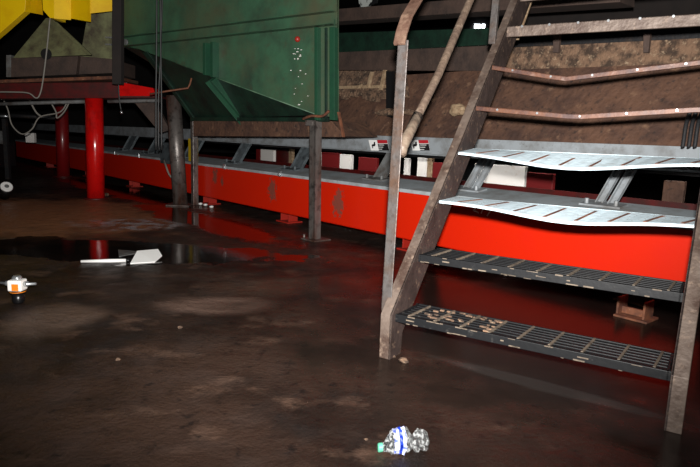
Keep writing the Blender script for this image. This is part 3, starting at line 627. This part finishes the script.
# handrail: upright post, flat top rail, round middle pole, further upright
U = -.06
def stl(x, y, u=U): return aton(x, y, ST(u, 0, 0), SA)
b0, b1 = ST(U, .020, .20), ST(U, .069, 1.40)
e = b1-b0
MB().hexa(b0-SA*.025, SA*.05, SB*.006, e).hexa(b0-SA*.025, SA*.006, SB*.045, e).build('handrail_post', 'steel', st, .002)
rp = [ST(U-.03, .045, 1.375), ST(U-.03, .062, 1.425), ST(U-.03, .105, 1.50), ST(U-.03, .25, 1.64), ST(U-.03, 1.3, 2.66)]
mb = MB()
for a, b_ in zip(rp, rp[1:]): mb.hexa(a, SA*.055, (b_-a)*1.01, (SB*.7+ZZ*-.7)*-.012)
mb.build('top_rail', 'rail', st, .002)
P = [ST(U, .095, .905), ST(U, .11, .945), ST(U, .455, 1.292), ST(U, .811, 1.709), ST(U, 1.7, 2.7)]
MB().tube([P[0], P[1], P[2], P[3], P[4]], .020, 14).build('middle_rail', 'pole', st)
MB().tube([P[0].lerp(P[1], .2), P[1], P[1].lerp(P[2], .42)], .025, 14).build('rail_sleeve', mat('pale_sleeve', (112, 98, 84), .6, layers=(((88, 70, 58), 20, .45, .7),), bump=.3), st)
a = ST(U, 1.183, 1.54); b_ = ST(U, 1.26, 2.6)
MB().hexa(a-SA*.02, SA*.04, SB*.03, b_-a).build('handrail_post', 'steel', st, .002)
a = stl(512, 40); b_ = stl(535, -25); MB().hexa(a, SA*.04, SB*.02, b_-a).build('brace', 'tan', st, .003)
a = ST(W+.075, .06, .30); b_ = ST(W+.085, .10, 1.4)
MB().hexa(a, SA*.045, SB*.006, b_-a).hexa(a, SA*.006, SB*.045, b_-a).build('handrail_post', 'steel', st, .002)
# dirt lump by the foot
# cables at right edge, behind the stair
for x, lb in ((684, 'left'), (690, 'middle'), (696, 'right')):
    tag(MB().tube(curve([onb(x+6, 112, 3.9), onb(x+2, 125, 3.95), onb(x-1, 145, 3.98), onb(x-2, 147, 3.98)]), .012, 8).build('cable', 'machine'), lb+'most of three short grey cables over the conveyor guard at right', 'cable')

# ------------------------------------------------------------------ floor items
# crumpled bottle
p0 = atz(377.5, 452); p1 = atz(427.5, 450); ax = (p1-p0); Lb = ax.length; ax = ax.normalized(); sd = ZZ.cross(ax).normalized()
bt = thing('plastic_bottle', 'crumpled clear plastic bottle with blue and white label and green cap on the wet floor', 'bottle', (p0+p1)/2)
from mathutils import noise as mn
def lathe(prof, cren, seg=28, cap=True, jag=.0):
    mb = MB(); rows = []
    for (t, r, cz, cy) in prof:
        c = p0+ax*(t*Lb)+ZZ*cz+sd*cy; row = []
        for k in range(seg):
            a = 2*math.pi*k/seg; d = V((t*9, math.cos(a)*1.6, math.sin(a)*1.6)); rr = r*(1+cren*mn.noise(d*1.7)+cren*.6*mn.noise(d*4.3))
            row.append(mb.bm.verts.new(c+ZZ*(rr*math.sin(a))+sd*(rr*math.cos(a))))
        rows.append(row)
    for a, b_ in zip(rows, rows[1:]):
        for k in range(seg):
            f = mb.bm.faces.new([a[k], a[(k+1) % seg], b_[(k+1) % seg], b_[k]]); f.smooth = False
    if cap: mb.bm.faces.new(rows[0][::-1]); mb.bm.faces.new(rows[-1])
    return mb
prof = []
ctrl = [(.08, .011, .016), (.13, .013, .018), (.17, .020, .026), (.25, .033, .034), (.34, .037, .038), (.5, .037, .038), (.58, .035, .036), (.64, .026, .030), (.69, .020, .027), (.74, .027, .030), (.82, .033, .034), (.92, .033, .034), (.97, .028, .032), (1.0, .016, .030)]
for i in range(41):
    t = .08+.92*i/40
    for a, b_ in zip(ctrl, ctrl[1:]):
        if a[0] <= t <= b_[0]+1e-6:
            q = (t-a[0])/(b_[0]-a[0]); prof.append((t, a[1]+(b_[1]-a[1])*q, a[2]+(b_[2]-a[2])*q, -.004*math.sin(t*6))); break
lathe(prof, .30).build('body', 'clear', bt)
lab = [(t, r+.0022, c, y) for t, r, c, y in prof if .27 < t < .52]
lb = lathe(lab, .26, cap=False).build('label', 'label', bt, label='white label with blue print')
lathe([(t, r+.0006, c, y) for t, r, c, y in lab if .36 < t < .46], .26, cap=False).build('label_band', 'blue', lb)
for o_ in (lb.children):
    pass
lathe([(0, .012, .014, 0), (.02, .0145, .015, 0), (.09, .0145, .016, 0), (.10, .012, .016, 0)], .02).build('cap', 'cap', bt, label='pale green cap')
# air-line regulator
pb = atz(18.5, 303); dd = .155/28
rg = thing('air_regulator', 'small silver air regulator with amber label and black bowl on the floor at left', 'regulator', pb)
MB().tube([pb, pb+ZZ*.010, pb+ZZ*.060], .03, 20, rs=[.024, .032, .033]).build('bowl', 'black_plastic', rg)
MB().tube([pb+ZZ*.060, pb+ZZ*.072], .040, 20).build('ring', 'black_plastic', rg)
MB().tube([pb+ZZ*.066, pb+ZZ*.070], .0415, 20).build('ring_band', 'amber', rg)
MB().box(pb+ZZ*.105, (.078, .07, .062)).build('body', 'white_board', rg, .008)
MB().box(pb+V((.006, -.0365, .098)), (.036, .003, .038)).build('rating_plate', 'amber', rg)
MB().tube([pb+ZZ*.134, pb+ZZ*.150, pb+ZZ*.158], .022, 18, rs=[.026, .026, .018]).build('knob', 'silver', rg)
for sx in (-1, 1):
    MB().tube([pb+V((sx*.040, 0, .112)), pb+V((sx*.062, 0, .112)), pb+V((sx*.066, 0, .112)), pb+V((sx*.105, 0, .115))], .01, 12, rs=[.015, .015, .009, .007]).build('fitting', 'silver', rg)
tag(MB().tube([pb+V((-.10, 0, .113)), pb+V((-.4, .02, .115)), pb+V((-1.2, .1, .10))], .008, 10).build('air_pipe', 'dull_grey'), 'thin pale pipe leading left from the air regulator', 'pipe')
# lying tube with white end
r0 = .078; pa = aty(6.5, 187, 7.6); dv = V((.55, -.55, .63)).normalized(); pc = pa-dv*((pa.z-r0*.8)/dv.z)
tb = thing('leaning_tube', 'short black tube tipped up with pale round end at the left picture edge', 'tube', V((pc.x, pc.y, 0)))
MB().tube([pa, pc], r0, 24).build('body', 'black_plastic', tb)
MB().tube([pa, pa+dv*.02], r0*.93, 24, rs=[r0*1.0, r0*.86]).build('end_cap', 'white', tb, label='white round end cap'); MB().tube([pa+dv*.02, pa+dv*.022], r0*.35, 16).build('cap_mark', 'dull_grey', tb)
# white stick, with plates standing in for a bright reflection at the puddle
sx = thing('stick_with_reflection', 'white stick with pale plates standing in for a bright reflection at the puddle edge', 'stick_with_reflection', atz(125, 262))
MB().tube([atz(81, 263)+ZZ*.012, atz(110, 262.5)+ZZ*.013, atz(126, 262)+ZZ*.012], .012, 14, rs=[.010, .014, .013]).build('white_stick', 'white', sx)
MB().tube([atz(126, 262)+ZZ*.012, atz(131, 261.5)+ZZ*.010], .011, 12).build('black_stick_end', 'black_plastic', sx)
MB().prism([atz(130, 264), atz(155, 262.5), atz(162, 259)+ZZ*.02, atz(158, 256)+ZZ*.05, atz(137, 258)+ZZ*.05], V((0, .006, .006))).build('reflection_plate', 'white', sx, .001)
MB().prism([atz(118, 250), atz(130, 251), atz(150, 256)+ZZ*.02, atz(133, 258)+ZZ*.03, atz(119, 257)], ZZ*.004).build('grey_reflection_plate', 'dull_grey', sx, .001)
# debris
for i, (x, y, s_, lb) in enumerate(((404, 362, .022, 'small dirt crumb beside the left foot of the stair'), (393, 357, .012, 'tiny crumb touching the stair foot'), (180, 328, .012, 'pale chip on the open floor left of the bottle'), (118, 360, .011, 'small chip alone on the dark floor at left'), (366, 440, .007, 'tiny pale grain just left of the bottle cap'), (88, 262, .01, 'small crumb at the end of the white stick'), (105, 196, .05, 'dark crumb heap beside the bright red column base'))):
    c = MB(); bmesh.ops.create_icosphere(c.bm, subdivisions=2, radius=s_)
    for v in c.bm.verts: v.co *= 1+.4*mn.noise(v.co*(1.2/s_)+V((i*3, 0, 0))); v.co.z *= .5
    bmesh.ops.translate(c.bm, verts=c.bm.verts, vec=atz(x, y)+ZZ*s_*.35)
    tag(c.build('debris', 'crust'), lb, 'debris')
